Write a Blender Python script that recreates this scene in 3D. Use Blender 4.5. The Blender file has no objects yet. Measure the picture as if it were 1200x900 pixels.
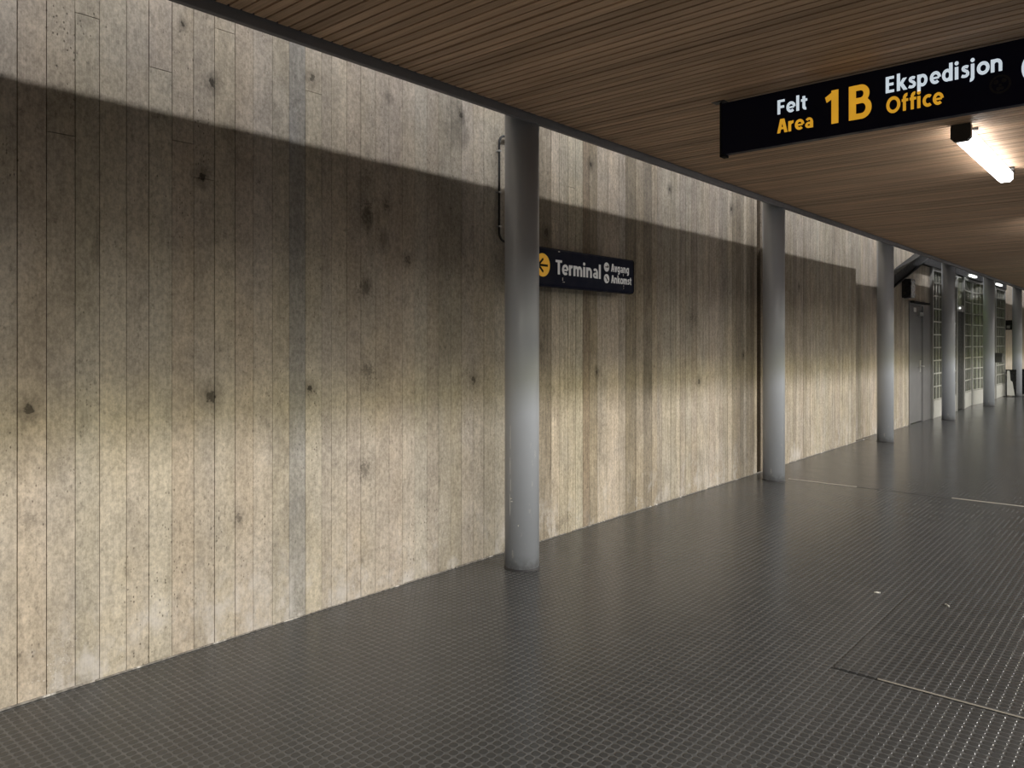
import bpy, bmesh, math, random
from mathutils import Vector, Matrix
random.seed(7)
S = bpy.context.scene
COL = S.collection
PI = math.pi

# ------------------------------------------------------------------ helpers
def obj(name, bm, mat=None, parent=None, smooth=False):
    me = bpy.data.meshes.new(name)
    bmesh.ops.recalc_face_normals(bm, faces=bm.faces)
    bm.to_mesh(me); bm.free()
    o = bpy.data.objects.new(name, me)
    COL.objects.link(o)
    if mat: me.materials.append(mat)
    if smooth:
        for p in me.polygons: p.use_smooth = True
    if parent: o.parent = parent
    return o

def thing(name, label, cat, loc=(0, 0, 0), group=None):
    o = bpy.data.objects.new(name, None)
    o.empty_display_size = .1
    COL.objects.link(o); o.location = loc
    tag(o, label, cat, group)
    return o

def tag(o, label, cat, group=None):
    o['label'] = label; o['category'] = cat; o['kind'] = 'thing'
    if group: o['group'] = group
    return o

def struct(o, label=None, cat=None):
    o['kind'] = 'structure'
    if label: o['label'] = label
    if cat: o['category'] = cat
    return o

def box(bm, x0, x1, y0, y1, z0, z1, bev=0.0, seg=2):
    vs = [bm.verts.new((x, y, z)) for x in (x0, x1) for y in (y0, y1) for z in (z0, z1)]
    idx = [(0, 1, 3, 2), (4, 6, 7, 5), (0, 4, 5, 1), (2, 3, 7, 6), (0, 2, 6, 4), (1, 5, 7, 3)]
    fs = [bm.faces.new([vs[i] for i in f]) for f in idx]
    if bev > 0:
        bmesh.ops.recalc_face_normals(bm, faces=fs)
        es = list({e for f in fs for e in f.edges})
        bmesh.ops.bevel(bm, geom=es, offset=bev, segments=seg, affect='EDGES', profile=.5)
    return fs

def boxbm(*a, **k):
    bm = bmesh.new(); box(bm, *a, **k); return bm

def lathe(bm, prof, n=48, cx=0, cy=0):
    rings = []
    for r, z in prof:
        rings.append([bm.verts.new((cx + r * math.cos(2 * PI * i / n), cy + r * math.sin(2 * PI * i / n), z)) for i in range(n)])
    for a, b in zip(rings, rings[1:]):
        for i in range(n):
            bm.faces.new((a[i], a[(i + 1) % n], b[(i + 1) % n], b[i]))
    bm.faces.new(rings[0]); bm.faces.new(rings[-1])

def tube(bm, pts, r, n=10):
    pts = [Vector(p) for p in pts]
    rings = []
    for i, p in enumerate(pts):
        d = (pts[min(i + 1, len(pts) - 1)] - pts[max(i - 1, 0)]).normalized()
        up = Vector((1, 0, 0)) if abs(d.x) < .9 else Vector((0, 0, 1))
        a = d.cross(up).normalized(); b = d.cross(a).normalized()
        rings.append([bm.verts.new(p + (a * math.cos(2 * PI * k / n) + b * math.sin(2 * PI * k / n)) * r) for k in range(n)])
    for A, B in zip(rings, rings[1:]):
        for k in range(n):
            bm.faces.new((A[k], A[(k + 1) % n], B[(k + 1) % n], B[k]))
    bm.faces.new(rings[0]); bm.faces.new(rings[-1])

def prism(bm, pts, axis, a, b):
    """closed 2-D outline extruded along axis 'x' 'y' or 'z' from a to b"""
    def P(u, v, w):
        return {'x': (w, u, v), 'y': (u, w, v), 'z': (u, v, w)}[axis]
    A = [bm.verts.new(P(u, v, a)) for u, v in pts]
    B = [bm.verts.new(P(u, v, b)) for u, v in pts]
    n = len(pts)
    for i in range(n):
        bm.faces.new((A[i], A[(i + 1) % n], B[(i + 1) % n], B[i]))
    bm.faces.new(A); bm.faces.new(B)

def disc_pts(cx, cy, r, n=40):
    return [(cx + r * math.cos(2 * PI * i / n), cy + r * math.sin(2 * PI * i / n)) for i in range(n)]

def ring(bm, cu, cv, r0, r1, axis, a, b, n=48):
    def P(u, v, w):
        return {'x': (w, u, v), 'y': (u, w, v), 'z': (u, v, w)}[axis]
    L = []
    for r, w in ((r0, a), (r1, a), (r1, b), (r0, b)):
        L.append([bm.verts.new(P(cu + r * math.cos(2 * PI * i / n), cv + r * math.sin(2 * PI * i / n), w)) for i in range(n)])
    for q in range(4):
        A, B = L[q], L[(q + 1) % 4]
        for i in range(n):
            bm.faces.new((A[i], A[(i + 1) % n], B[(i + 1) % n], B[i]))

# ------------------------------------------------------------------ node helpers
class NT:
    def __init__(s, name):
        s.m = bpy.data.materials.new(name); s.m.use_nodes = True
        s.t = s.m.node_tree; s.t.nodes.clear()
        s.out = s.t.nodes.new('ShaderNodeOutputMaterial')
    def n(s, typ, **kw):
        nd = s.t.nodes.new(typ)
        for k, v in kw.items(): setattr(nd, k, v)
        return nd
    def put(s, sock, v):
        if isinstance(v, bpy.types.NodeSocket): s.t.links.new(v, sock)
        elif isinstance(v, (tuple, list)) and len(v) == 3 and sock.type == 'RGBA': sock.default_value = (*v, 1)
        else: sock.default_value = v
    def math(s, op, a, b=0.0, c=None, clamp=False):
        nd = s.n('ShaderNodeMath', operation=op, use_clamp=clamp)
        s.put(nd.inputs[0], a); s.put(nd.inputs[1], b)
        if c is not None: s.put(nd.inputs[2], c)
        return nd.outputs[0]
    def mul(s, a, b): return s.math('MULTIPLY', a, b)
    def add(s, a, b): return s.math('ADD', a, b)
    def mr(s, v, a, b, c, d, smooth=True):
        nd = s.n('ShaderNodeMapRange', interpolation_type='SMOOTHSTEP' if smooth else 'LINEAR')
        for i, x in enumerate((v, a, b, c, d)): s.put(nd.inputs[i], x)
        return nd.outputs[0]
    def pos(s): return s.n('ShaderNodeNewGeometry').outputs['Position']
    def ocoord(s): return s.n('ShaderNodeTexCoord').outputs['Object']
    def sep(s, v):
        nd = s.n('ShaderNodeSeparateXYZ'); s.put(nd.inputs[0], v); return nd.outputs
    def comb(s, x, y, z):
        nd = s.n('ShaderNodeCombineXYZ')
        for i, q in enumerate((x, y, z)): s.put(nd.inputs[i], q)
        return nd.outputs[0]
    def scale(s, v, sc):
        nd = s.n('ShaderNodeVectorMath', operation='MULTIPLY'); s.put(nd.inputs[0], v); nd.inputs[1].default_value = sc
        return nd.outputs[0]
    def noise(s, v, scale, detail=3, rough=.55, dist=0):
        nd = s.n('ShaderNodeTexNoise'); s.put(nd.inputs['Vector'], v)
        nd.inputs['Scale'].default_value = scale; nd.inputs['Detail'].default_value = detail
        nd.inputs['Roughness'].default_value = rough; nd.inputs['Distortion'].default_value = dist
        return nd.outputs['Fac']
    def vor(s, v, scale):
        nd = s.n('ShaderNodeTexVoronoi'); s.put(nd.inputs['Vector'], v); nd.inputs['Scale'].default_value = scale
        return nd.outputs['Distance'], nd.outputs['Color']
    def mix(s, f, a, b, blend='MIX'):
        nd = s.n('ShaderNodeMix', data_type='RGBA', blend_type=blend)
        s.put(nd.inputs['Factor'], f); s.put(nd.inputs[6], a); s.put(nd.inputs[7], b)
        return nd.outputs[2]
    def attr(s, name):
        return s.n('ShaderNodeAttribute', attribute_name=name).outputs['Color']
    def bump(s, h, strength, dist):
        nd = s.n('ShaderNodeBump'); s.put(nd.inputs['Height'], h)
        nd.inputs['Strength'].default_value = strength; nd.inputs['Distance'].default_value = dist
        return nd.outputs[0]
    def bsdf(s, col, rough=.5, metal=0.0, normal=None, spec=None, **kw):
        nd = s.n('ShaderNodeBsdfPrincipled')
        s.put(nd.inputs['Base Color'], col); s.put(nd.inputs['Roughness'], rough); s.put(nd.inputs['Metallic'], metal)
        if normal is not None: s.put(nd.inputs['Normal'], normal)
        if spec is not None: s.put(nd.inputs['Specular IOR Level'], spec)
        for k, v in kw.items(): s.put(nd.inputs[k], v)
        return nd.outputs[0]
    def done(s, sh):
        s.t.links.new(sh, s.out.inputs['Surface']); return s.m

def paint(name, col, rough=.5, metal=0.0, var=.12, scale=8, bump=.05, spec=None):
    t = NT(name); p = t.ocoord()
    k = t.noise(p, scale, 4)
    c = t.mix(k, tuple(x * (1 - var) for x in col), tuple(min(1, x * (1 + var)) for x in col))
    r = t.mr(t.noise(p, scale * 2.3, 3), .3, .7, max(.03, rough - .08), min(1, rough + .08))
    return t.done(t.bsdf(c, r, metal, t.bump(t.noise(p, scale * 14, 3), bump, .002) if bump >= .2 else None, spec))

def emitmat(name, col, strength, base=None, rough=.35):
    t = NT(name); p = t.ocoord()
    k = t.mr(t.noise(p, 9, 2), .2, .8, .92, 1.06)
    return t.done(t.bsdf(base or col, rough, 0, None, None, **{'Emission Color': col, 'Emission Strength': t.mul(k, strength)}))

# ------------------------------------------------------------------ materials
def m_concrete():
    t = NT('board_marked_concrete')
    P = t.pos(); x, y, z = t.sep(P)
    tint = t.attr('tint')
    ten = t.n('ShaderNodeSeparateColor'); t.put(ten.inputs[0], t.attr('bseed')); seed = ten.outputs[0]
    off = t.mul(seed, 40.0)
    v = t.comb(off, y, t.add(z, off))                 # each board has its own grain
    far = t.mr(y, 4.3, 4.7, 0, 1)
    big = t.noise(t.scale(P, (0, 1.0, .8)), .9, 4, .6)
    mid = t.noise(t.scale(v, (1, 1.7, 1.1)), 5.5, 6, .68, .3)
    cloud = t.noise(t.scale(P, (0, 1.2, .8)), 2.6, 5, .62, .5)
    streak = t.noise(t.scale(v, (1, 16, .45)), 3, 4, .6)
    grain = t.noise(t.scale(v, (1, 75, 2.0)), 2, 3, .6)
    fine = t.noise(t.scale(P, (1, 1, .75)), 60, 5, .7)
    speck = t.noise(t.scale(P, (1, 1.2, .8)), 26, 5, .75)
    val = t.mul(t.mr(big, .25, .75, .92, 1.07), t.mr(mid, .25, .75, .87, 1.10))
    val = t.mul(val, t.mr(cloud, .28, .7, .90, 1.08))
    sk = t.math('SUBTRACT', t.mr(streak, .3, .7, -.13, .09), 0); gk = t.mr(grain, .3, .7, -.08, .06)
    val = t.mul(val, t.add(1.0, t.mul(sk, t.mr(far, 0, 1, .45, 1.35))))
    val = t.mul(val, t.add(1.0, t.mul(gk, t.mr(far, 0, 1, .55, 1.7))))
    val = t.mul(val, t.mr(fine, .27, .73, .73, 1.2))
    val = t.mul(val, t.mr(speck, .57, .70, 1.0, .66))
    # soft dark blotches and rubbed patches
    bl = t.noise(t.scale(v, (1, 3.2, 1.6)), 2.4, 5, .7, .8)
    val = t.mul(val, t.mr(bl, .57, .74, 1.0, .72))
    # blow holes
    wob = t.n('ShaderNodeVectorMath', operation='ADD'); t.put(wob.inputs[0], t.scale(P, (0, 1, .8))); nz = t.n('ShaderNodeTexNoise'); t.put(nz.inputs['Vector'], P); nz.inputs['Scale'].default_value = 55; t.put(wob.inputs[1], t.scale(nz.outputs['Color'], (.022, .022, .022)))
    d1, c1 = t.vor(wob.outputs[0], 30)
    s1 = t.n('ShaderNodeSeparateColor'); t.put(s1.inputs[0], c1)
    patch = t.mr(t.noise(P, 2.6, 3), .45, .65, .35, 1)
    r1 = t.mul(t.mr(s1.outputs[0], .74, 1, .02, .15), patch)
    h1 = t.mr(t.math('SUBTRACT', d1, r1), -.02, .03, 1, 0)
    h1 = t.mul(h1, t.math('GREATER_THAN', s1.outputs[0], .75))
    d2, c2 = t.vor(t.scale(P, (0, 1, .55)), 75)
    s2 = t.n('ShaderNodeSeparateColor'); t.put(s2.inputs[0], c2)
    pock = t.mul(t.mr(d2, .12, .3, 1, 0), t.math('GREATER_THAN', s2.outputs[1], .72))
    pock = t.mul(pock, t.mr(t.noise(t.scale(P, (1, 2.5, 1)), 1.6, 3), .48, .66, 0, .75))
    hole = t.math('MAXIMUM', h1, pock)
    # particular knots and tie holes
    marks = [(1.911, 2.783, .022, 1), (1.858, 2.31, .022, 1), (1.106, 1.218, .024, .9), (1.906, 1.228, .03, .9),
             (2.476, 1.244, .02, 1), (2.493, 2.955, .022, .8), (3.02, 2.33, .025, .55), (2.87, 2.27, .05, .5),
             (1.76, 3.024, .014, 1), (2.872, 2.459, .04, .35), (1.1, .761, .03, .25), (3.783, 1.242, .028, .8),
             (2.853, .749, .04, .5), (3.659, 3.013, .022, 1), (2.878, 1.326, .045, .45), (2.853, 1.814, .05, .4),
             (5.163, 2.945, .02, 1), (6.463, 2.938, .02, 1), (7.79, 2.926, .025, 1), (4.578, 2.332, .03, .8),
             (3.192, 2.007, .022, .6), (4.78, .09, .05, .25), (4.85, .12, .04, .25), (4.72, .06, .03, .25),
             (7.05, 1.1, .025, .9), (5.25, 1.25, .02, 1), (8.1, 1.35, .02, 1), (6.9, 1.75, .06, .4), (9.75, 2.2, .02, .9), (2.05, .6, .02, .5)]
    acc = hole; halo = None
    warp = t.noise(t.scale(P, (0, 1, 1)), 55, 4, .65)
    for my, mz, r, st in marks:
        q = t.math('ADD', t.math('ABSOLUTE', t.math('SUBTRACT', y, my)), 0)
        w = t.mul(t.math('ABSOLUTE', t.math('SUBTRACT', z, mz)), .75)
        d = t.math('SQRT', t.add(t.mul(q, q), t.mul(w, w)))
        d = t.add(d, t.mul(t.math('SUBTRACT', warp, .5), r * (2.2 if st > .6 else 5.0)))
        acc = t.math('MAXIMUM', acc, t.mr(d, r * .45, r * .85, st, 0))
        hh = t.mr(d, r * .8, r * 3.2, st * .35, 0)
        halo = hh if halo is None else t.math('MAXIMUM', halo, hh)
    val = t.mul(val, t.math('SUBTRACT', 1.0, halo))
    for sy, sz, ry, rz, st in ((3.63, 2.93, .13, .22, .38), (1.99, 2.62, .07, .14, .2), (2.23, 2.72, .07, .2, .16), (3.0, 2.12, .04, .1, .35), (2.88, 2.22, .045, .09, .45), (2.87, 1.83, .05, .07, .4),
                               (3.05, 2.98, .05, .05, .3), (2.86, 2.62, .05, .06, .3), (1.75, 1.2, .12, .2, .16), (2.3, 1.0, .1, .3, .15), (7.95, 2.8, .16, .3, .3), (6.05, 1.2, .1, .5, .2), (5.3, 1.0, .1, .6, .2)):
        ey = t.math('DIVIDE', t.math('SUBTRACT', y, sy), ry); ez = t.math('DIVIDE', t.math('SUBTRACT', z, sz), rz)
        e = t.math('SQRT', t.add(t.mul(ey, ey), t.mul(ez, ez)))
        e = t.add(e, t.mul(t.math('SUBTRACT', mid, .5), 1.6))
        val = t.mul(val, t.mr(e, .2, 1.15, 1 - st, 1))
    warm = t.noise(t.scale(P, (1, 2.5, 1.2)), 1.3, 3)
    base = t.mix(t.mr(warm, .35, .65, 0, 1), (.50, .445, .375), (.50, .435, .345))
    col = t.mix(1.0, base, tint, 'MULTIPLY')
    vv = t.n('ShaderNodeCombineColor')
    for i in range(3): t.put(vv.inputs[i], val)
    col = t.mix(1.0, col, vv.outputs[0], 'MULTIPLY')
    # lime bloom and scuffs near the floor
    low = t.mr(z, .02, .55, 1, 0)
    eff = t.mr(t.noise(t.scale(P, (1, 3.2, 2.2)), 1.5, 6, .7), .48, .68, 0, .75)
    col = t.mix(t.mul(eff, low), col, (.62, .585, .56))
    chalk = t.mr(t.noise(t.scale(P, (1, 30, 6)), 2.2, 4, .6), .72, .8, 0, .45)
    col = t.mix(t.mul(chalk, t.mr(z, .1, 1.3, .9, .1)), col, (.68, .66, .62))
    dots = t.mul(t.mr(t.noise(P, 95, 3, .6), .60, .66, 0, .8), t.mr(t.noise(P, 3.1, 4, .6), .5, .62, 0, 1))
    col = t.mix(t.mul(dots, t.mr(z, .05, .42, 1, 0)), col, (.72, .69, .66))
    soil = t.mr(t.noise(t.scale(P, (1, 6, 12)), 1.8, 4, .7), .5, .75, 0, .5)
    col = t.mix(t.mul(soil, t.mr(z, .0, .12, 1, 0)), col, (.14, .115, .09))
    col = t.mix(t.mul(acc, .85), col, (.045, .038, .03))
    h = t.add(t.mul(grain, .6), t.add(t.mul(fine, .7), t.mul(mid, .5)))
    h = t.math('SUBTRACT', h, t.mul(acc, 2.5))
    return t.done(t.bsdf(col, .86, 0, t.bump(h, .5, .004), .25))

def studs(t, p, pitch=.0385):
    x, y, z = t.sep(p)
    fx = t.math('SUBTRACT', t.math('FRACT', t.math('DIVIDE', t.add(x, 50 * pitch * 4 + .0085), pitch)), .5)
    fy = t.math('SUBTRACT', t.math('FRACT', t.math('DIVIDE', t.add(y, 50 * pitch * 4), pitch)), .5)
    ax = t.math('POWER', t.math('ABSOLUTE', fx), 2.6); ay = t.math('POWER', t.math('ABSOLUTE', fy), 2.6)
    r = t.math('POWER', t.add(ax, ay), 1 / 2.6)
    return t.mr(r, .36, .475, 1, 0)

def m_floor(name, k=1.0):
    t = NT(name); P = t.pos()
    h = studs(t, P)
    dirt = t.noise(P, .8, 5, .6); d2 = t.noise(P, 6, 4, .6)
    top = t.mix(t.mr(dirt, .3, .7, 0, 1), (.072 * k, .0735 * k, .077 * k), (.084 * k, .0855 * k, .089 * k))
    gap = t.mix(t.mr(d2, .3, .7, 0, 1), (.122 * k, .125 * k, .131 * k), (.157 * k, .16 * k, .167 * k))
    col = t.mix(h, gap, top)
    rough = t.mr(d2, .3, .7, .17, .23)
    return t.done(t.bsdf(col, rough, 0, t.bump(h, 1.0, .0026), .32))

def m_wood():
    t = NT('pine_slats'); P = t.pos()
    ten = t.n('ShaderNodeSeparateColor'); t.put(ten.inputs[0], t.attr('bseed')); seed = ten.outputs[0]
    v = t.add(0, 0)
    x, y, z = t.sep(P)
    v = t.comb(t.add(x, t.mul(seed, 60)), t.add(y, t.mul(seed, 31)), z)
    g = t.noise(t.scale(v, (.9, 60, 60)), 2, 4, .6, .3)
    b = t.noise(t.scale(v, (1.1, 5, 5)), 1.5, 3)
    c = t.mix(t.mr(g, .3, .7, 0, 1), (.52, .358, .24), (.71, .50, .345))
    f = t.mul(t.mr(seed, 0, 1, .78, 1.15, False), t.mr(b, .3, .7, .88, 1.1))
    cc = t.n('ShaderNodeCombineColor')
    for i in range(3): t.put(cc.inputs[i], f)
    c = t.mix(1.0, c, cc.outputs[0], 'MULTIPLY')
    return t.done(t.bsdf(c, .55, 0, t.bump(g, .15, .001), .35))

def m_column():
    t = NT('grey_column_paint'); P = t.ocoord(); x, y, z = t.sep(P)
    k = t.noise(t.scale(P, (1, 1, .25)), 6, 4)
    c = t.mix(k, (.365, .388, .43), (.43, .455, .50))
    chips = t.mr(t.noise(t.scale(P, (1, 1, .3)), 32, 4, .7), .60, .64, 0, 1)
    chips = t.mul(chips, t.mr(t.noise(t.scale(P, (1, 1, .4)), 3.2, 2), .5, .6, 0, .8))
    chips = t.mul(chips, t.mr(z, .9, 1.3, 1, 0))
    c = t.mix(chips, c, (.68, .67, .64))
    foot = t.mul(t.mr(z, 0, .12, .6, 0), t.mr(t.noise(P, 20, 3), .4, .6, .3, 1))
    c = t.mix(foot, c, (.10, .095, .09))
    return t.done(t.bsdf(c, .34, 0, None, .55))

def m_glass():
    t = NT('dusty_ribbed_glass'); P = t.ocoord(); x, y, z = t.sep(P)
    k = t.noise(P, 3, 4)
    rib = t.math('SINE', t.mul(y, 140))
    d = t.bsdf(t.mix(k, (.34, .35, .30), (.52, .53, .48)), .12, 0, t.bump(rib, .25, .004), .6)
    tr = t.n('ShaderNodeBsdfTransparent'); tr.inputs[0].default_value = (.75, .82, .7, 1)
    mx = t.n('ShaderNodeMixShader'); t.put(mx.inputs[0], t.mr(k, .3, .7, .5, .72))
    t.t.links.new(tr.outputs[0], mx.inputs[1]); t.t.links.new(d, mx.inputs[2])
    return t.done(mx.outputs[0])

def m_sealant():
    t = NT('grey_sealant'); P = t.pos()
    k = t.noise(t.scale(P, (0, 1, 0)), 4, 5, .7); q = t.noise(P, 40, 3)
    c = t.mix(t.mr(q, .3, .7, 0, 1), (.16, .145, .13), (.34, .32, .29))
    c = t.mix(t.mr(k, .55, .62, 0, 1), c, (.8, .77, .73))
    return t.done(t.bsdf(c, .6, 0, t.bump(q, .6, .004)))

M = dict(
    concrete=m_concrete(), floor=m_floor('studded_rubber'), hatch=m_floor('studded_rubber_hatch', .92), wood=m_wood(),
    column=m_column(), glass=m_glass(),
    steel_dark=paint('dark_steel_paint', (.045, .045, .05), .42, .2),
    fascia=paint('grey_fascia_paint', (.2, .2, .215), .5),
    steel_black=paint('blackened_steel', (.02, .02, .022), .65, 0, .12, 8, .02, .2),
    black=paint('black_void_board', (.006, .006, .006), .9),
    navy=paint('navy_sign_enamel', (.004, .006, .026), .38, 0, .1, 5, .01, .2),
    navy_wall=paint('navy_sign_plastic', (.007, .010, .032), .5, 0, .1, 5, .02, .12),
    white_lit=emitmat('backlit_white_letters', (.78, .9, 1.0), .62, (.7, .72, .74)),
    yellow_lit=emitmat('backlit_yellow_letters', (1.0, .5, .035), .5, (.7, .36, .03)),
    white_dim=emitmat('dim_white_letters', (1, .97, .95), .15, (.6, .59, .57)),
    yellow_dim=emitmat('dim_yellow_disc', (1.0, .52, .03), .22, (.75, .4, .03)),
    tube=emitmat('fluorescent_diffuser', (1.0, .97, .93), 8.5, (.9, .9, .9)),
    tube_far=emitmat('wall_lamp_diffuser', (.97, 1.0, .93), 2.4, (.9, .9, .9)),
    lamp_cap=paint('lamp_end_cap_plastic', (.035, .034, .033), .45),
    lamp_body=paint('lamp_body_metal', (.12, .12, .12), .4),
    rubber_black=paint('black_cable', (.012, .012, .013), .45),
    clip=paint('steel_clip', (.5, .5, .5), .35, .6),
    door=paint('grey_door_enamel', (.25, .25, .255), .14, .1, .1, 3, .02),
    door_dark=paint('charcoal_door', (.014, .015, .014), .5, 0, .1, 8, .02, .15),
    frame=paint('grey_frame_enamel', (.30, .30, .29), .4, .1),
    kick=paint('pale_kick_panel', (.46, .46, .43), .45),
    bar=paint('pale_glazing_bar', (.33, .33, .30), .5),
    bar_dark=paint('dark_glazing_bar', (.07, .07, .065), .45),
    plate=paint('white_plate', (.7, .7, .68), .4),
    sealant=m_sealant(),
    sealant_pale=paint('bare_primer', (.62, .61, .58), .6, 0, .2, 30),
    strip=paint('aluminium_strip', (.62, .57, .51), .45, .15),
    butt=paint('white_paper', (.85, .82, .76), .8),
    bin=paint('black_bin_plastic', (.008, .008, .009), .3),
    stain=paint('dull_sticker_residue', (.022, .022, .026), .85, 0, .5, 60),
    interior=paint('interior_plaster', (.35, .38, .16), .8, 0, .25, 2),
    asphalt=paint('asphalt_apron', (.06, .06, .06), .9, 0, .3, 12, .4),
    roof=paint('roof_board', (.12, .12, .12), .8),
)

# ------------------------------------------------------------------ board-marked concrete wall
WX = -3.61
def set_attr(me, name, vals):
    a = me.attributes.new(name, 'FLOAT_COLOR', 'FACE')
    flat = []
    for c in vals: flat += [c[0], c[1], c[2], 1.0]
    a.data.foreach_set('color', flat)

S1 = [1.063, 1.172, 1.283, 1.384, 1.498, 1.6, 1.709, 1.815, 1.922, 2.033, 2.134, 2.244, 2.347, 2.449, 2.554, 2.62, 2.727, 2.828,
      2.936, 3.041, 3.146, 3.248, 3.354, 3.455, 3.567, 3.667, 3.783, 3.885, 3.999, 4.11, 4.22, 4.35, 4.486, 4.642, 4.744, 4.854, 4.955, 5.055,
      5.15, 5.26, 5.412, 5.582, 5.69, 5.857, 5.994, 6.135, 6.227, 6.32, 6.48, 6.58, 6.662, 6.77, 6.886, 7.01, 7.139, 7.27, 7.406, 7.5, 7.584,
      7.70, 7.811, 7.92, 8.026, 8.1, 8.181, 8.28, 8.388, 8.46]
pre = []
yy = 1.063
while yy > -4: pre.append(yy); yy -= random.uniform(.1, .112)
pre.append(-4.0)
pre = sorted(pre)
def rnd_joints(a, b, lo, hi):
    L = [a]
    while L[-1] < b - hi: L.append(L[-1] + random.uniform(lo, hi))
    L.append(b); return L
runs = [ # joints, z0, z1, front x
    (pre[:-1] + S1, 0, 4.6, WX),
    ([8.565, 8.62, 8.70] + rnd_joints(8.80, 12.05, .085, .14), 0, 4.6, WX),
    (rnd_joints(12.05, 13.55, .1, .16), 0, 4.6, WX - .075),
    (rnd_joints(13.55, 15.09, .1, .15), 0, 4.6, WX - .01),
    (rnd_joints(15.09, 16.66, .1, .15), 2.24, 4.6, WX - .01),
    (rnd_joints(16.66, 25.15, .3, .4), 3.05, 4.6, WX - .01),
    (rnd_joints(25.15, 42, .1, .16), 0, 4.6, WX),
]
special = {2.347: (.72, .78, .86), 4.486: (.7, .68, .64), 5.055: (.62, .58, .52), 5.15: (.74, .7, .63), 5.69: (.6, .58, .54), 5.857: (.82, .8, .74),
           5.994: (.62, .6, .56), 4.642: (1.1, 1.1, 1.05), 4.744: (1.04, 1.04, 1.0), 4.854: (1.06, 1.06, 1.0), 4.955: (1.05, 1.05, 1.0), 6.135: (.85, .83, .78), 7.811: (.78, .76, .72), 7.92: (.7, .68, .65), 8.026: (.72, .7, .68),
           8.181: (.75, .74, .72), 8.28: (.6, .58, .55), 8.388: (.95, .93, .88), 3.354: (.84, .84, .82), 3.455: (.8, .81, .8), 3.567: (.84, .84, .82), 8.565: (.55, .53, .5)}
breaks = {1.172: [2.39], 1.283: [2.93], 1.709: [2.46], 1.6: [2.78], 1.815: [2.30], 2.449: [2.88], 4.642: [2.44], 4.854: [2.72], 1.922: [3.06]}
bm = bmesh.new(); tints = []; seeds = []
def board(y0, y1, z0, z1, xf, tint):
    fs = box(bm, WX - .12, xf, y0, y1, z0, z1)
    sd = random.random()
    for f in fs: tints.append(tint); seeds.append((sd, sd, sd))
for joints, z0, z1, xf in runs:
    for a, b in zip(joints, joints[1:]):
        far = a > 4.4
        v = random.uniform(.8, 1.08) if far else random.uniform(.94, 1.04)
        w = random.uniform(-.01, .012)
        tint = special.get(round(a, 3), (v + w * .3, v, v - w))
        zs = [z0] + breaks.get(round(a, 3), []) + [z1]
        for k in range(len(zs) - 1):
            g = random.choice((.003, .0045, .0065)) if far else random.choice((.0016, .0024, .003, .0042))
            board(a + g * .5, b - g * .5, zs[k] + (.0015 if k else 0), zs[k + 1] - (.0015 if k < len(zs) - 2 else 0),
                  xf + random.uniform(-.0007, .0007), tuple(c * random.uniform(.985, 1.015) for c in tint))
def back(y0, y1, z0, z1, xf):
    fs = box(bm, xf - .3, xf, y0, y1, z0, z1)
    for f in fs: tints.append((.3, .27, .24)); seeds.append((.5, .5, .5))
back(-4, 8.46, 0, 4.6, WX - .009); back(8.46, 8.565, 0, 4.6, WX - .045); back(8.565, 12.05, 0, 4.6, WX - .009); back(12.05, 13.55, 0, 4.6, WX - .084)
back(13.55, 15.09, 0, 4.6, WX - .019); back(15.09, 16.66, 2.24, 4.6, WX - .019); back(16.66, 25.15, 3.05, 4.6, WX - .019); back(25.15, 42, 0, 4.6, WX - .009)
me = bpy.data.meshes.new('wall_left'); bm.to_mesh(me); bm.free()
set_attr(me, 'tint', tints); set_attr(me, 'bseed', seeds)
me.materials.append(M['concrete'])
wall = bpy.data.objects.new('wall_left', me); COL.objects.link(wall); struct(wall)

# grout and sealant bead where the wall meets the rubber floor
bm = bmesh.new()
yv = -4.0
while yv < 15.0:
    L = random.uniform(.25, .9)
    h = random.uniform(.006, .013)
    xf = WX if not 12.05 < yv < 13.5 else WX - .075
    box(bm, xf - .01, xf + random.uniform(.004, .009), yv, min(yv + L, 15.0), 0, h * .8, .002, 1)
    yv += L + (random.uniform(.0, .12) if random.random() < .5 else 0)
struct(obj('baseboard_left', bm, M['sealant']))

# ------------------------------------------------------------------ floor
bm = bmesh.new(); box(bm, -7.5, 4.2, -6, 44, -.2, 0)
struct(obj('floor', bm, M['floor']))
bm = bmesh.new(); box(bm, 4.2, 30, -20, 60, -.32, -.12)
g = struct(obj('ground', bm, M['asphalt']))

# steel joint strip across the floor, in lengths
bm = bmesh.new()
for a, b in ((-3.2, -2.49), (-1.62, -.2), (-.2, 1.4)):
    box(bm, a, b, 8.322, 8.352, 0, .0025, .0008, 1)
struct(obj('trim_3', bm, M['strip']))
bm = bmesh.new(); box(bm, -2.49, -1.62, 8.33, 8.343, 0, .0012)
struct(obj('trim_4', bm, M['steel_dark']))

# floor hatch
hatch = thing('floor_hatch', 'shallow rectangular studded floor hatch with thin metal front edge, at the lower right', 'hatch', (-.3, 4.4, 0))
def child(name, bm, mat, par, **k):
    o = obj(name, bm, mat, par, **k)
    o.matrix_parent_inverse = Matrix.Translation(-Vector(par.location))
    return o
child('hatch_cover', boxbm(-1.19, .62, 3.648, 4.284, -.01, .0035, bev=.0012, seg=1), M['hatch'], hatch)
child('hatch_cover', boxbm(-1.19, .62, 4.29, 5.168, -.01, .0035, bev=.0012, seg=1), M['hatch'], hatch)
child('metal_edge', boxbm(-1.0, .62, 3.6425, 3.6475, -.01, .0045, bev=.001, seg=1), M['strip'], hatch)
child('seam', boxbm(-1.2, .62, 3.634, 3.642, -.01, .0008), M['black'], hatch)
child('seam', boxbm(-1.19, .62, 5.1685, 5.176, -.01, .0008), M['black'], hatch)

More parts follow.
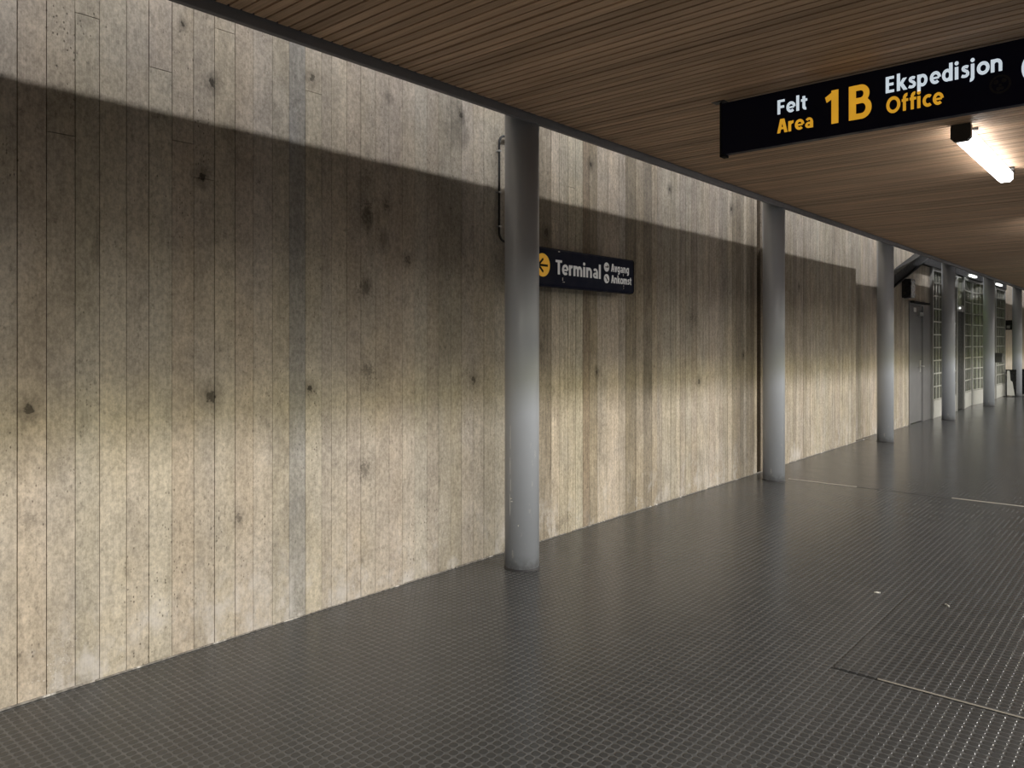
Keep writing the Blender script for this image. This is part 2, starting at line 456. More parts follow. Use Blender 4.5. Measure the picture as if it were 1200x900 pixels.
# small litter
def butt(loc, rz, label):
    t = thing('cigarette_butt', label, 'cigarette butt', loc)
    t.rotation_euler = (0, 0, rz)
    b = bmesh.new(); tube(b, [(-.013, 0, .004), (0, 0, .0042), (.013, 0, .004)], .004)
    obj('paper', b, M['butt'], t, smooth=True)
    b = bmesh.new(); tube(b, [(.013, 0, .004), (.022, .001, .004)], .0041)
    obj('filter', b, M['plate'], t, smooth=True)
butt((-.974, 4.903, .0035), 2.3, 'white cigarette butt lying on the rear cover of the floor hatch')
butt((-1.349, 4.891, 0), .4, 'tiny white cigarette butt on the rubber floor left of the hatch')

# ------------------------------------------------------------------ canopy: slatted ceiling, fascia, beam
bm = bmesh.new(); seeds = []
y = 1.742 - .0611 * 92 + .005
wide = {int((w - y) / .0611) for w in (-1.5, 1.35, 2.72, 5.42, 6.81, 8.2, 9.6, 11.0, 12.4, 13.8, 15.2, 16.6, 18.0)}
k = 0
while y < 42:
    gap = .0118 if k not in wide else .018
    fs = box(bm, -3.155, 2.4, y + random.uniform(0, .001), y + .0611 - gap, 2.98 + random.uniform(-.0012, .0012), 3.025)
    sd = random.random()
    seeds += [(sd, sd, sd)] * len(fs)
    y += .0611; k += 1
me = bpy.data.meshes.new('ceiling'); bm.to_mesh(me); bm.free(); set_attr(me, 'bseed', seeds)
me.materials.append(M['wood'])
o = bpy.data.objects.new('ceiling', me); COL.objects.link(o); struct(o)
struct(obj('ceiling_backing', boxbm(-3.15, 2.4, -4, 42, 3.04, 3.06), M['black']))
struct(obj('roof_slab', boxbm(-3.2, 2.42, -4.2, 42, 3.08, 3.3), M['roof']))
struct(obj('trim_6', boxbm(-3.41, -3.2, -4.2, 42, 3.08, 3.10), M['steel_dark']))
bm = bmesh.new()
box(bm, -3.20, -3.168, -4.2, 42, 2.932, 2.99, .003, 1); box(bm, -3.2, -3.19, -4.2, 42, 2.99, 3.09)
struct(obj('trim_1', bm, M['fascia']))
bm = bmesh.new(); box(bm, 2.4, 2.46, -4.2, 42, 2.93, 3.3)
struct(obj('trim_2', bm, M['steel_dark']))

# ------------------------------------------------------------------ columns
cl = ['grey round steel column closest to view, covering the end of the blue wall sign',
      'second grey round steel column, standing beside the bright floor joint strip',
      'third grey round steel column, just before the diagonal steel brace',
      'fourth grey round steel column, between the grey door and the dark doorway',
      'fifth grey round steel column, in front of the glazed screen with the small wall box',
      'sixth and farthest grey round steel column, beside the black litter bin']
for i in range(6):
    t = thing('steel_column', cl[i], 'column', (-3.296, 3.92 + 4.2456 * i, 0), 'row of round columns along the concrete wall')
    b = bmesh.new(); lathe(b, [(.115, 0.004), (.115, 3.08)], 64)
    o = obj('shaft', b, M['column'], t)
    for p in o.data.polygons: p.use_smooth = len(p.vertices) == 4
    b = bmesh.new(); lathe(b, [(.122, 0), (.122, .003), (.117, .011), (.1151, .012)], 64)
    obj('base_seal', b, M['steel_dark'], t)

# scraped paint on the closest column
first = [o for o in COL.objects if o.name == 'steel_column'][0]
for ang, z0, z1, w_ in ((-91.5, .80, .95, .0035), (-92, .63, .74, .003), (-91, .52, .60, .0025), (-92.5, .36, .50, .0035), (-90, .47, .475, .02), (-86, .452, .457, .016), (-62, .295, .305, .006)):
    a_ = math.radians(ang); ca, sa = math.cos(a_), math.sin(a_)
    b = bmesh.new(); n_ = 5; P_ = []
    for r_ in (.1145, .1156):
        for i_ in range(n_):
            f = i_ / (n_ - 1); zz = z0 + (z1 - z0) * f
            ww = w_ * (.45 + .55 * math.sin(PI * min(max(f, .08), .92))) * random.uniform(.7, 1.1)
            P_.append([b.verts.new((r_ * math.cos(a_ + s_ * ww / .23), r_ * math.sin(a_ + s_ * ww / .23), zz)) for s_ in (-1, 1)])
    I_, O_ = P_[:n_], P_[n_:]
    for i_ in range(n_ - 1):
        b.faces.new((O_[i_][0], O_[i_][1], O_[i_ + 1][1], O_[i_ + 1][0]))
        for k_ in (0, 1): b.faces.new((I_[i_][k_], O_[i_][k_], O_[i_ + 1][k_], I_[i_ + 1][k_]))
    for i_ in (0, n_ - 1): b.faces.new((I_[i_][0], I_[i_][1], O_[i_][1], O_[i_][0]))
    obj('paint_scrape', b, M['sealant_pale'], first)

# ------------------------------------------------------------------ lettering
def arc(cx, cy, rx, ry, a0, a1, n=20):
    return [(cx + rx * math.cos(math.radians(a0 + (a1 - a0) * i / n)), cy + ry * math.sin(math.radians(a0 + (a1 - a0) * i / n))) for i in range(n + 1)]
def stroke(bm, pts, w, closed=False):
    P = [Vector(p) for p in pts]; n = len(P); L = []; R = []
    for i in range(n):
        a = P[i - 1] if (i > 0 or closed) else None
        c = P[(i + 1) % n] if (i < n - 1 or closed) else None
        d1 = (P[i] - a).normalized() if a is not None else None
        d2 = (c - P[i]).normalized() if c is not None else None
        d = ((d1 or d2) + (d2 or d1)).normalized(); nn = Vector((-d.y, d.x))
        k = max(.5, nn.dot(Vector((-(d1 or d2).y, (d1 or d2).x))))
        L.append(bm.verts.new((*(P[i] + nn * w / 2 / k), 0))); R.append(bm.verts.new((*(P[i] - nn * w / 2 / k), 0)))
    for i in range(n if closed else n - 1):
        q = (i + 1) % n
        bm.faces.new((L[i], L[q], R[q], R[i]))
def diag(bm, x0, y0, x1, y1, w):      # slanted bar with level ends
    h = w / 2
    bm.faces.new([bm.verts.new((x, y, 0)) for x, y in ((x0 - h, y0), (x0 + h, y0), (x1 + h, y1), (x1 - h, y1))])
XH, AS, DE, SW, HW = .735, 1.06, -.27, .205, .165
def glyph(bm, ch):
    st = lambda *a, **k: stroke(bm, *a, **k)
    s_, h_ = SW, HW
    v = lambda x, a, b: st([(x, a), (x, b)], s_)
    hz = lambda y, a, b: st([(a, y), (b, y)], h_)
    if ch in 'nmr':
        v(.1, 0, XH)
        if ch == 'r': st(arc(.34, .40, .24, .245, 175, 82), .19); return .42
        if ch == 'n': st(arc(.315, .41, .215, .235, 180, 0) + [(.53, 0)], .195); return .70
        st(arc(.285, .41, .185, .235, 180, 0) + [(.47, 0)], .19); st(arc(.655, .41, .185, .235, 180, 0) + [(.84, 0)], .19); return 1.01
    if ch in 'ij':
        bm.faces.new([bm.verts.new((x, y, 0)) for x, y in disc_pts(.1, .95, .118, 20)])
        if ch == 'i': v(.1, 0, XH); return .28
        st([(.1, XH), (.1, -.05)] + arc(-.03, -.05, .13, .135, 0, -100)[1:], .2); return .28
    if ch == 'l': v(.1, 0, AS); return .28
    if ch == 'k': v(.1, 0, AS); diag(bm, .23, .36, .5, XH, .24); diag(bm, .54, 0, .27, .42, .25); return .64
    if ch == 't': st([(.2, .93), (.2, .21)] + arc(.34, .21, .14, .135, 180, 280)[1:], .195); hz(.655, 0, .44); return .47
    if ch == 'f': st([(.19, 0), (.19, .80)] + arc(.35, .80, .16, .175, 180, 80)[1:], .195); hz(.655, .02, .43); return .45
    if ch == 'e': st(arc(.335, .367, .24, .285, 0, 312, 32), .185); st([(.12, .345), (.56, .345)], .12); return .67
    if ch == 'o': st(arc(.36, .367, .26, .285, 0, 360, 36)[:-1], .195, closed=True); return .73
    if ch == 'c': st(arc(.35, .367, .25, .285, 52, 308, 28), .19); return .58
    if ch == 'a':
        v(.465, 0, .46); st(arc(.28, .46, .185, .19, 0, 148), .17); st(arc(.275, .215, .18, .135, 0, 360, 28)[:-1], .16, closed=True); return .64
    if ch == 's':
        st([(.43, .60), (.35, .64), (.26, .645), (.17, .615), (.135, .545), (.165, .47), (.26, .41), (.36, .35), (.41, .27), (.40, .17), (.33, .105), (.23, .09), (.13, .105), (.06, .145)], .17); return .53
    if ch in 'dg':
        st(arc(.315, .367, .215, .28, 0, 360, 36)[:-1], .185, closed=True)
        if ch == 'd': v(.53, 0, AS)
        else: st([(.53, XH), (.53, -.0)] + arc(.34, 0, .19, .19, 0, -130)[1:], .185)
        return .71
    if ch == 'p': v(.1, DE, XH); st(arc(.315, .367, .215, .28, 0, 360, 36)[:-1], .185, closed=True); return .71
    if ch == 'v': diag(bm, .285, 0, .1, XH, .21); diag(bm, .285, 0, .47, XH, .21); return .58
    if ch == 'A': diag(bm, .09, 0, .32, 1, .22); diag(bm, .63, 0, .40, 1, .22); st([(.2, .33), (.52, .33)], .15); return .75
    if ch == 'E': v(.1, 0, 1); hz(.917, .1, .53); hz(.51, .1, .5); hz(.083, .1, .54); return .66
    if ch == 'F': v(.1, 0, 1); hz(.917, .1, .53); hz(.50, .1, .49); return .6
    if ch == 'T': v(.32, 0, 1); hz(.917, 0, .64); return .6
    if ch == 'O': st(arc(.46, .5, .36, .42, 0, 360, 44)[:-1], .2, closed=True); return .94
    if ch == 'B':
        v(.1, 0, 1)
        st([(.1, .92), (.33, .92)] + arc(.33, .73, .17, .19, 90, -90)[1:-1] + [(.33, .54), (.1, .54)], .165)
        st([(.1, .54), (.36, .54)] + arc(.36, .31, .20, .23, 90, -90)[1:-1] + [(.36, .08), (.1, .08)], .165); return .78
    if ch == '1':
        v(.33, 0, 1); diag(bm, .10, .72, .33, .9, .05)
        bm.faces.new([bm.verts.new((x, y, 0)) for x, y in ((.33, 1), (.04, .82), (.085, .66), (.33, .79))]); return .62
    return .3
def text_bm(txt, x0, z0, cap, width=None, bold=0, depth=.002, gap=.055):
    b = bmesh.new(); x = 0
    for ch in txt:
        n0 = len(b.verts); b.verts.ensure_lookup_table()
        adv = glyph(b, ch); b.verts.ensure_lookup_table(); b.verts.index_update()
        done_ = set(); lay = 0
        for q in range(n0, len(b.verts)):
            if q in done_: continue
            grp = [b.verts[q]]; seen = {b.verts[q]}
            while grp:
                v_ = grp.pop()
                done_.add(v_.index); v_.co.x += x; v_.co.z = lay * .00012
                for e_ in v_.link_edges:
                    o_ = e_.other_vert(v_)
                    if o_ not in seen: seen.add(o_); grp.append(o_)
            lay += 1
        x += adv + gap
    xs = [q.co.x for q in b.verts]; lo, hi = min(xs), max(xs)
    sx = (width / (hi - lo)) if width else cap
    for q in b.verts: q.co = Vector((x0 + (q.co.x - lo) * sx, q.co.y * cap + z0, q.co.z))
    r = bmesh.ops.extrude_face_region(b, geom=b.faces[:])
    for q in r['geom']:
        if isinstance(q, bmesh.types.BMVert): q.co.z += depth
    return b
def to_xz(b, y):     # text plane facing -Y
    for v in b.verts: v.co = Vector((v.co.x, y - v.co.z, v.co.y))
    return b
def to_yz(b, x):     # text plane facing +X, reading along +Y
    for v in b.verts: v.co = Vector((x + v.co.z, v.co.x, v.co.y))
    return b
def merge(bms):
    out = bmesh.new()
    for b in bms:
        me = bpy.data.meshes.new('lettering_part'); b.to_mesh(me); b.free(); out.from_mesh(me); bpy.data.meshes.remove(me)
    return out

# ------------------------------------------------------------------ hanging sign
SY = 4.41
sg = thing('hanging_sign', 'long navy direction sign reading Felt Area 1B Ekspedisjon Office, hung from the slatted ceiling', 'sign', (-.95, SY, 2.65))
child('panel', boxbm(-2.11, .25, SY, SY + .05, 2.648, 2.963, bev=.003, seg=1), M['navy'], sg)
bm = bmesh.new()
box(bm, -2.118, -2.109, SY - .004, SY + .054, 2.640, 2.968, .001, 1)
box(bm, -2.118, -2.085, SY - .004, SY + .054, 2.634, 2.648, .001, 1)
child('end_trim', bm, M['black'], sg)
bm = bmesh.new()
box(bm, -2.125, -2.113, SY + .012, SY + .038, 2.86, 2.98, .001, 1)
prism(bm, [(-2.175, 2.98), (-2.085, 2.98), (-2.095, 2.977), (-2.113, 2.975), (-2.125, 2.975), (-2.14, 2.977)], 'y', SY - .01, SY + .06)
child('ceiling_bracket', bm, M['steel_dark'], sg)
bm = bmesh.new()
box(bm, .1, .112, SY + .012, SY + .038, 2.96, 2.98)
child('ceiling_bracket', bm, M['steel_dark'], sg)
YF = SY - .0005
for w_, x_, z_, c_, wd in (('Felt', -1.757, 2.826, .083, .172), ('Ekspedisjon', -1.169, 2.826, .086, .53)):
    child('white_lettering', to_xz(text_bm(w_, x_, z_, c_, wd), YF), M['white_lit'], sg)
for w_, x_, z_, c_, wd, g_ in (('Area', -1.759, 2.716, .081, .207, .055), ('1B', -1.485, 2.715, .186, .245, .12), ('Office', -1.166, 2.716, .085, .272, .055)):
    child('yellow_lettering', to_xz(text_bm(w_, x_, z_, c_, wd, gap=g_), YF), M['yellow_lit'], sg)
bm = bmesh.new(); ring(bm, -.462, 2.815, .078, .098, 'y', YF - .002, YF)
child('white_pictogram_ring', bm, M['white_lit'], sg)
bm = bmesh.new(); ring(bm, -.648, 2.762, .036, .046, 'y', YF - .0006, YF)
for (a, b_, r) in ((-.665, 2.775, .011), (-.632, 2.778, .011), (-.648, 2.757, .007), (-.655, 2.74, .01), (-.64, 2.742, .008)):
    prism(bm, disc_pts(a, b_, r, 14), 'y', YF - .0006, YF)
child('sticker_residue', bm, M['stain'], sg)

# ------------------------------------------------------------------ wall sign (Terminal)
XF = -3.45
ws = thing('wall_sign', 'navy light box sign reading Terminal with yellow arrow, fixed to the concrete wall', 'sign', (XF, 4.9, 2.04))
bm = bmesh.new()
y0, y1 = 4.17, 5.56
prof = [(-3.565, 1.915), (-3.49, 1.900), (-3.462, 1.905), (XF, 1.922), (XF, 2.172), (-3.462, 2.186), (-3.49, 2.190), (-3.565, 2.188)]
prism(bm, prof, 'y', y0, y1)
child('housing', bm, M['navy_wall'], ws)
for a, b_ in ((y0 - .006, y0), (y1, y1 + .006)):
    bm = bmesh.new()
    prism(bm, [(px + (.003 if px > -3.5 else 0), pz) for px, pz in prof], 'y', a, b_)
    child('end_cap', bm, M['black'], ws)
for yy in (4.45, 5.3):
    bm = bmesh.new(); box(bm, WX - .01, -3.565, yy - .03, yy + .03, 1.95, 2.15, .004, 1)
    child('wall_bracket', bm, M['steel_dark'], ws)
XT = XF + .0003
bm = bmesh.new(); prism(bm, disc_pts(4.334, 2.054, .084, 48), 'x', XF - .004, XT + .0015)
dsc = child('arrow_disc', bm, M['yellow_dim'], ws)
bm = bmesh.new()
c = 4.334; zc = 2.052
def bar2(bm, p, q, w, xa, xb):
    d = Vector((q[0] - p[0], q[1] - p[1])); d.normalize(); n_ = Vector((-d.y, d.x)) * w / 2
    prism(bm, [(p[0] + n_.x, p[1] + n_.y), (q[0] + n_.x, q[1] + n_.y), (q[0] - n_.x, q[1] - n_.y), (p[0] - n_.x, p[1] - n_.y)], 'x', xa, xb)
bar2(bm, (c - .05, zc), (c + .058, zc), .016, XT + .001, XT + .003)
bar2(bm, (c - .055, zc - .004), (c + .005, zc + .048), .016, XT + .001, XT + .0031)
bar2(bm, (c - .055, zc + .004), (c + .005, zc - .048), .016, XT + .001, XT + .0032)
ar = child('arrow', bm, M['black'], ws); ar.parent = dsc; ar.matrix_parent_inverse = Matrix.Identity(4)
for w_, y_, z_, c_, wd in (('Terminal', 4.487, 1.998, .106, .585), ('Avgang', 5.222, 2.067, .064, .265), ('Ankomst', 5.222, 1.975, .064, .305)):
    child('white_lettering', to_yz(text_bm(w_, y_, z_, c_, wd), XT), M['white_dim'], ws)
for zc in (2.099, 2.006):
    bm = bmesh.new(); prism(bm, disc_pts(5.157, zc, .037, 32), 'x', XF - .004, XT + .0015)
    d2 = child('white_disc', bm, M['white_dim'], ws)
    bm = bmesh.new()
    if zc > 2.05:
        bar2(bm, (5.137, zc), (5.177, zc), .008, XT + .001, XT + .003); bar2(bm, (5.165, zc + .014), (5.18, zc), .008, XT + .001, XT + .0031)
    else:
        bar2(bm, (5.140, zc + .016), (5.174, zc - .016), .009, XT + .001, XT + .003); bar2(bm, (5.16, zc - .017), (5.176, zc - .015), .008, XT + .001, XT + .0031)
    a2 = child('plane_symbol', bm, M['black'], ws); a2.parent = d2; a2.matrix_parent_inverse = Matrix.Identity(4)
for (ya, yb, za, zb) in ((4.575, 4.60, 1.943, 1.947), (4.57, 4.578, 1.955, 1.978), (5.405, 5.412, 1.935, 1.945), (5.405, 5.412, 1.952, 1.966), (5.40, 5.408, 2.04, 2.06), (4.52, 4.54, 2.163, 2.17)):
    child('scratch', boxbm(XF - .004, XT + .0003, ya, yb, za, zb), M['plate'], ws)

# ------------------------------------------------------------------ conduit loop by the first column
cd = thing('cable_conduit', 'thin black cable loop clipped to the concrete wall beside the closest column', 'cable', (WX + .015, 4.02, 2.55))
xc = WX + .017
pts = [(xc, 4.30, 2.955)]
for a in range(0, 10): pts.append((xc, 4.085 - .06 * math.sin(a / 9 * PI / 2), 2.955 - .06 * (1 - math.cos(a / 9 * PI / 2))))
for a in range(0, 10): pts.append((xc, 4.085 - .06 * math.cos(a / 9 * PI / 2), 2.27 - .06 * math.sin(a / 9 * PI / 2)))
pts.append((xc, 4.42, 2.205))
bm = bmesh.new(); tube(bm, pts, .0085, 12)
child('cable', bm, M['rubber_black'], cd, smooth=True)
for zz in (2.84, 2.55, 2.31):
    bm = bmesh.new(); box(bm, WX - .003, xc + .012, 4.012, 4.038, zz - .006, zz + .006, .002, 1)
    child('clip', bm, M['clip'], cd)

# ------------------------------------------------------------------ ceiling lamps
def make_lamp(Y0, label):
    L = 1.84
    t = thing('ceiling_lamp', label, 'lamp', (-1.10, Y0, 2.98), 'fluorescent battens under the slatted ceiling')
    def oct_(w, top, bot, c=.022):
        return [(-w + .006, top), (-w, top - .012), (-w, bot + c), (-w + c, bot), (w - c, bot), (w, bot + c), (w, top - .012), (w - .006, top)]
    b = bmesh.new(); prism(b, [(-.03, 0), (-.03, -.032), (.03, -.032), (.03, 0)], 'y', .03, L - .03)
    obj('housing', b, M['lamp_body'], t)
    b = bmesh.new(); prism(b, oct_(.056, -.03, -.112), 'y', .045, L - .02)
    obj('diffuser', b, M['tube'], t)
    b = bmesh.new(); prism(b, oct_(.062, -.003, -.118), 'y', 0, .045)
    obj('end_cap', b, M['lamp_cap'], t)
    b = bmesh.new(); prism(b, oct_(.060, -.003, -.06, .01), 'y', L - .02, L + .004)
    obj('end_cap', b, M['lamp_cap'], t)
    for yy in (.16, L - .1):
        b = bmesh.new(); box(b, -.075, .075, yy, yy + .025, -.02, 0, .003, 1)
        obj('mounting_clip', b, M['lamp_cap'], t)
    b = bmesh.new(); tube(b, [(.03, L, -.02), (.05, L + .04, -.03), (.05, L + .07, -.012), (.04, L + .09, 0)], .006, 8)
    obj('cable', b, M['rubber_black'], t, smooth=True)
make_lamp(5.93, 'bright white fluorescent batten below the ceiling, behind the hanging sign')
for i, n_ in ((1, 'next fluorescent batten after the bright one behind the sign'), (2, 'fluorescent batten farther along the ceiling beside the third column'),
              (3, 'fluorescent batten along the ceiling beside the glazed screen'), (4, 'farthest fluorescent batten on the slatted ceiling')):
    make_lamp(5.93 + 5.0 * i, n_)

# wall lamps over the glazed screen
for Y0, lab in ((19.55, 'small bright wall lamp above the dark doorway, under the fascia'), (22.95, 'small bright wall lamp between the fifth and sixth columns')):
    t = thing('wall_lamp', lab, 'lamp', (-3.44, Y0, 2.95), 'small lamps over the glazed screen')
    b = bmesh.new(); box(b, -.17, -.02, .02, .58, .045, .065, .004, 1)
    obj('housing', b, M['lamp_body'], t)
    b = bmesh.new(); box(b, -.035, .035, 0, .6, 0, .045, .012, 2)
    obj('diffuser', b, M['tube_far'], t)

# ------------------------------------------------------------------ brace, header, speaker
br = thing('diagonal_brace', 'dark diagonal steel brace rising behind the third column to the header', 'brace', (-3.5, 14, 2.7))
a = Vector((13.15, 2.37)); b_ = Vector((15.9, 3.14)); d = (b_ - a).normalized(); n_ = Vector((-d.y, d.x))
bm = bmesh.new()
prism(bm, [tuple(a + n_ * .09), tuple(b_ + n_ * .09), tuple(b_ - n_ * .09), tuple(a - n_ * .09)], 'x', -3.56, -3.50)
child('web', bm, M['steel_black'], br)
for s in (1, -1):
    bm = bmesh.new()
    prism(bm, [tuple(a + n_ * (s * .09 + .008)), tuple(b_ + n_ * (s * .09 + .008)), tuple(b_ + n_ * (s * .09 - .008)), tuple(a + n_ * (s * .09 - .008))], 'x', -3.60, -3.46)
    child('flange', bm, M['steel_black'], br)
struct(obj('trim_5', boxbm(-3.62, -3.54, 15.55, 25.15, 2.95, 3.2, bev=.004, seg=1), M['steel_black']))
sp = thing('wall_speaker', 'dark wall box hanging below the diagonal brace beside the grey door', 'speaker', (-3.5, 14.75, 2.5))
child('cabinet', boxbm(-3.63, -3.47, 14.64, 14.92, 2.27, 2.60, bev=.008), M['bin'], sp)
child('mount', boxbm(-3.64, -3.60, 14.72, 14.84, 2.58, 2.60), M['steel_dark'], sp)
child('cable_gland', boxbm(-3.60, -3.53, 14.66, 14.74, 2.26, 2.295, bev=.006), M['bin'], sp)

# ------------------------------------------------------------------ grey door
d1 = bpy.data.objects.new('door_1', None); COL.objects.link(d1); d1.location = (-3.64, 15.6, 0)
struct(d1, 'grey steel door with a lever handle and small white plate, set in the concrete wall', 'door')
child('leaf', boxbm(-3.68, -3.635, 15.13, 16.07, .01, 2.17, bev=.003, seg=1), M['door'], d1)
bm = bmesh.new()
box(bm, -3.70, -3.60, 15.09, 15.13, 0, 2.21, .003, 1); box(bm, -3.70, -3.60, 16.07, 16.645, 0, 2.21, .003, 1); box(bm, -3.70, -3.60, 15.13, 16.07, 2.17, 2.24, .003, 1)
child('frame', bm, M['door'], d1)
bm = bmesh.new(); box(bm, -3.60, -3.53, 15.11, 16.3, 2.205, 2.235, .003, 1)
child('drip_ledge', bm, M['black'], d1)
bm = bmesh.new()
box(bm, -3.636, -3.625, 15.955, 16.01, .93, 1.15, .003, 1); tube(bm, [(-3.63, 15.98, 1.04), (-3.57, 15.98, 1.04), (-3.565, 15.97, 1.04), (-3.565, 15.84, 1.04)], .011)
child('handle', bm, M['clip'], d1)
child('sign_plate', boxbm(-3.636, -3.630, 15.50, 15.68, 2.05, 2.13), M['plate'], d1)
child('door_closer', boxbm(-3.636, -3.58, 15.75, 16.0, 1.98, 2.05, bev=.006), M['clip'], d1)

# ------------------------------------------------------------------ glazed screen
def screen(idx, y0, y1, x0, x1, label, cols):
    """glazed bay from (x0,y0) to (x1,y1)"""
    root = bpy.data.objects.new('window_%d' % idx, None); COL.objects.link(root)
    root.location = (x0, y0, 0); L = math.hypot(x1 - x0, y1 - y0)
    root.rotation_euler = (0, 0, math.atan2(y1 - y0, x1 - x0) - PI / 2)
    struct(root, label, 'window')
    bm = bmesh.new()
    box(bm, -.04, .04, 0, .05, 0, 2.95, .003, 1); box(bm, -.04, .04, L - .05, L, 0, 2.95, .003, 1); box(bm, -.04, .04, .05, L - .05, 2.89, 2.95)
    obj('frame', bm, M['frame'], root)
    obj('kick_panel', boxbm(-.02, .025, .05, L - .05, 0, .34, bev=.004, seg=1), M['kick'], root)
    bm = bmesh.new(); z = .36
    while z < 2.9:
        box(bm, -.022, .022, .05, L - .05, z - .012, z + .012); z += .256
    obj('glazing_bar', bm, M['bar'], root)
    bm = bmesh.new()
    for k in range(1, cols):
        yy = .05 + (L - .1) * k / cols
        box(bm, -.018, .018, yy - .012, yy + .012, .34, 2.89)
    obj('mullion', bm, M['bar_dark'], root)
    obj('pane', boxbm(-.006, .006, .05, L - .05, .34, 2.89), M['glass'], root)
    return root
screen(1, 16.66, 17.75, -3.60, -3.60, 'glazed bay of ribbed glass just past the grey door', 4)
screen(2, 17.80, 18.86, -3.60, -3.60, 'glazed bay of ribbed glass hidden behind the fourth column', 4)
screen(3, 19.66, 20.85, -3.60, -3.66, 'glazed bay of ribbed glass just past the dark doorway', 4)
screen(4, 20.85, 22.3, -3.66, -3.52, 'glazed bay of ribbed glass before the fifth column', 5)
screen(5, 22.35, 23.6, -3.60, -3.60, 'glazed bay of ribbed glass behind the fifth column', 4)
screen(6, 23.65, 25.12, -3.60, -3.60, 'glazed bay of ribbed glass with a small grey box on it', 4)
d2 = bpy.data.objects.new('door_2', None); COL.objects.link(d2); d2.location = (-3.6, 19.2, 0)
struct(d2, 'tall narrow dark door in the glazed screen', 'door')
child('leaf', boxbm(-3.63, -3.59, 18.90, 19.60, .01, 2.17, bev=.003, seg=1), M['door_dark'], d2)
bm = bmesh.new()
box(bm, -3.66, -3.56, 18.86, 18.90, 0, 2.95, .003, 1); box(bm, -3.66, -3.56, 19.60, 19.66, 0, 2.95, .003, 1); box(bm, -3.65, -3.57, 18.90, 19.60, 2.17, 2.30, .003, 1)
child('frame', bm, M['frame'], d2)
child('transom_pane', boxbm(-3.615, -3.60, 18.90, 19.60, 2.30, 2.95), M['glass'], d2)
bm = bmesh.new(); lathe(bm, [(.006, 2.215), (.014, 2.22), (.017, 2.235), (.014, 2.25), (.006, 2.255)], 16, -3.545, 19.05)
child('door_light', bm, M['tube_far'], d2)
# room behind the screen
bm = bmesh.new()
box(bm, -7.2, -7.1, 16.4, 25.4, 0, 3.2); box(bm, -7.1, -3.9, 16.3, 16.4, 0, 3.2); box(bm, -7.1, -3.9, 25.4, 25.5, 0, 3.2)
struct(obj('wall_interior', bm, M['interior']))
struct(obj('ceiling_interior', boxbm(-7.2, -3.7, 16.3, 25.5, 3.1, 3.2), M['roof']))

# small things at the far end
wb = thing('meter_box', 'small dark grey box fixed to the far glazed bay', 'box', (-3.5, 23.3, 1.1))
child('body', boxbm(-3.56, -3.34, 23.02, 23.3, .97, 1.21, bev=.01), paint('dark_grey_box', (.05, .05, .05), .5), wb)
child('lid', boxbm(-3.565, -3.335, 23.01, 23.03, 1.12, 1.215, bev=.004), M['steel_dark'], wb)
tv = thing('wall_monitor', 'small black monitor on the far concrete wall beside the sixth column', 'monitor', (-3.45, 24.8, 1.95))
child('screen', boxbm(-3.61, -3.40, 25.2, 25.28, 1.83, 2.10, bev=.008), M['bin'], tv)
child('arm', boxbm(-3.62, -3.54, 25.28, 25.34, 1.92, 2.02), M['steel_dark'], tv)
child('lens', boxbm(-3.55, -3.47, 25.19, 25.202, 1.87, 1.95, bev=.004), M['clip'], tv)
ab = thing('folding_board', 'low black framed board with a white panel leaning at the far wall', 'board', (-3.42, 24.9, 0))
bm = bmesh.new()
box(bm, -3.515, -3.485, 24.78, 24.82, 0, .74, .003, 1); box(bm, -3.30, -3.27, 24.78, 24.82, 0, .74, .003, 1); box(bm, -3.515, -3.27, 24.78, 24.82, .71, .74, .003, 1)
box(bm, -3.55, -3.22, 24.66, 24.94, 0, .012)
child('frame', bm, M['bin'], ab)
bm = bmesh.new(); prism(bm, [(-3.485, .03), (-3.30, .03), (-3.355, .40), (-3.40, .45), (-3.42, .72), (-3.485, .72)], 'y', 24.795, 24.805)
child('white_panel', bm, M['plate'], ab)
bm = bmesh.new(); prism(bm, [(-3.30, .03), (-3.30, .72), (-3.42, .72), (-3.40, .45), (-3.355, .40)], 'y', 24.793, 24.807)
child('black_panel', bm, M['bin'], ab)
lb = thing('litter_bin', 'low black litter bin at the right of the sixth column', 'bin', (-2.95, 25.6, 0))
bm = bmesh.new(); prism(bm, [(-3.25, .05), (-2.85, .05), (-2.82, .70), (-3.25, .70)], 'y', 25.5, 25.9)
child('body', bm, M['bin'], lb)
child('rim', boxbm(-3.27, -2.80, 25.48, 25.92, .70, .735, bev=.006), M['bin'], lb)
child('foot', boxbm(-3.23, -2.88, 25.53, 25.87, 0, .05), M['frame'], lb)

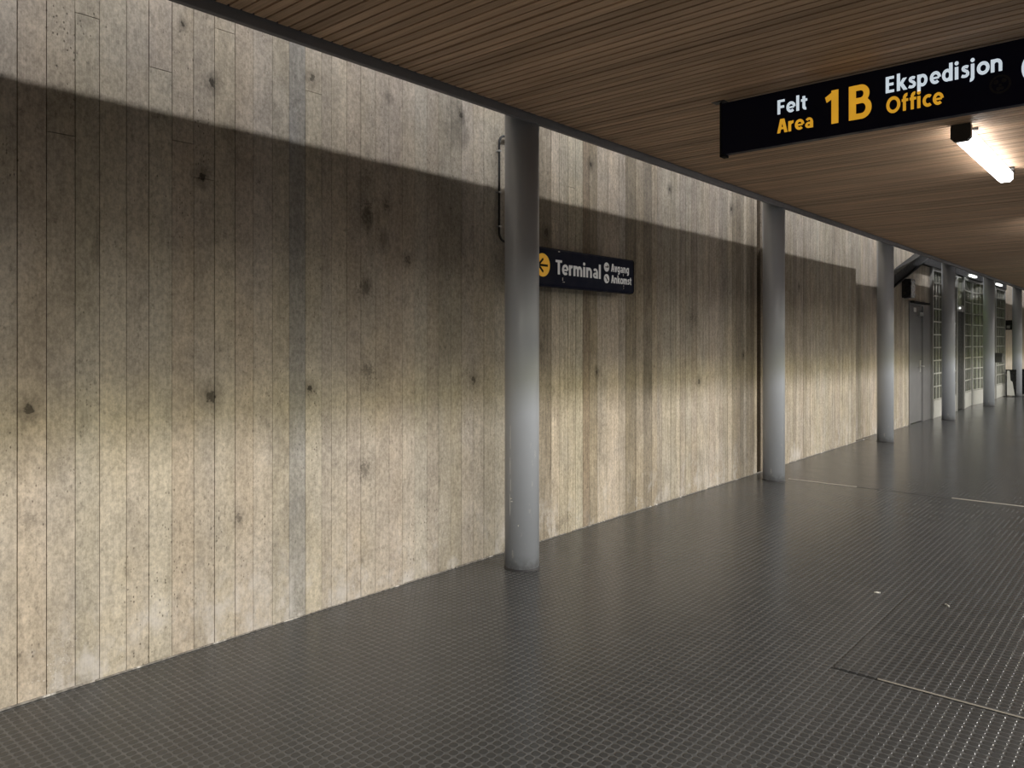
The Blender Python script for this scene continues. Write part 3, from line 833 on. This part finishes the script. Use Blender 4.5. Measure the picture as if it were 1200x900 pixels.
# ------------------------------------------------------------------ light
def area(name, loc, target, sx, sy, power, col):
    l = bpy.data.lights.new(name, 'AREA'); l.shape = 'RECTANGLE'; l.size = sx; l.size_y = sy
    l.energy = power; l.color = col
    o = bpy.data.objects.new(name, l); COL.objects.link(o); o.location = loc
    z = (Vector(loc) - Vector(target)).normalized(); xax = Vector((0, 1, 0)); yax = z.cross(xax).normalized()
    o.matrix_world = Matrix.Translation(loc) @ Matrix((xax, yax, z)).transposed().to_4x4()
    return o
# strip lamps above the canopy that wash the top of the wall through the slot
area('slot_strip_lamp', (-2.904, 18, 4.40), (-3.61, 18, 2.6), 48, .03, 630, (1.0, .98, .97))
# lamps of the open yard beyond the canopy edge
def yard(name, z0, z1, power, col):
    zc = (z0 + z1) / 2
    area(name, (8.4, 14, zc), (-3.6, 14, zc - 3.3), 70, z1 - z0, power, col)
yard('yard_lamps_low', 3.8, 4.45, 1220, (1.0, .95, .80))
yard('yard_lamps_warm', 4.45, 4.68, 1380, (1.0, .94, .60))
yard('yard_lamps_neutral', 4.68, 4.92, 3350, (1.0, .97, 1.0))
area('interior_lamp', (-5.2, 20.6, 3.0), (-5.2, 20.6, 0), 1.5, .3, 130, (.9, 1.0, .45))

w = bpy.data.worlds.new('World'); S.world = w; w.use_nodes = True
nt = w.node_tree; nt.nodes.clear()
bg = nt.nodes.new('ShaderNodeBackground'); bg.inputs[0].default_value = (.95, .95, 1.0, 1); bg.inputs[1].default_value = .02
wo = nt.nodes.new('ShaderNodeOutputWorld'); nt.links.new(bg.outputs[0], wo.inputs[0])

# ------------------------------------------------------------------ camera
cam = bpy.data.cameras.new('Camera'); co = bpy.data.objects.new('Camera', cam); COL.objects.link(co)
co.location = (0, 0, 1.5); co.rotation_euler = (PI / 2, 0, math.radians(40.8))
cam.sensor_fit = 'HORIZONTAL'; cam.sensor_width = 36; cam.lens = 36 * 900 / 1200
cam.shift_x = 0; cam.shift_y = -(450 - 400.5) / 1200
cam.clip_start = .05; cam.clip_end = 200
S.camera = co
S.view_settings.view_transform = 'Standard'; S.view_settings.look = 'None'
S.view_settings.exposure = 0; S.view_settings.gamma = 1; S.view_settings.use_curve_mapping = False
S.cycles.use_denoising = True
S.cycles.max_bounces = 8; S.cycles.diffuse_bounces = 5
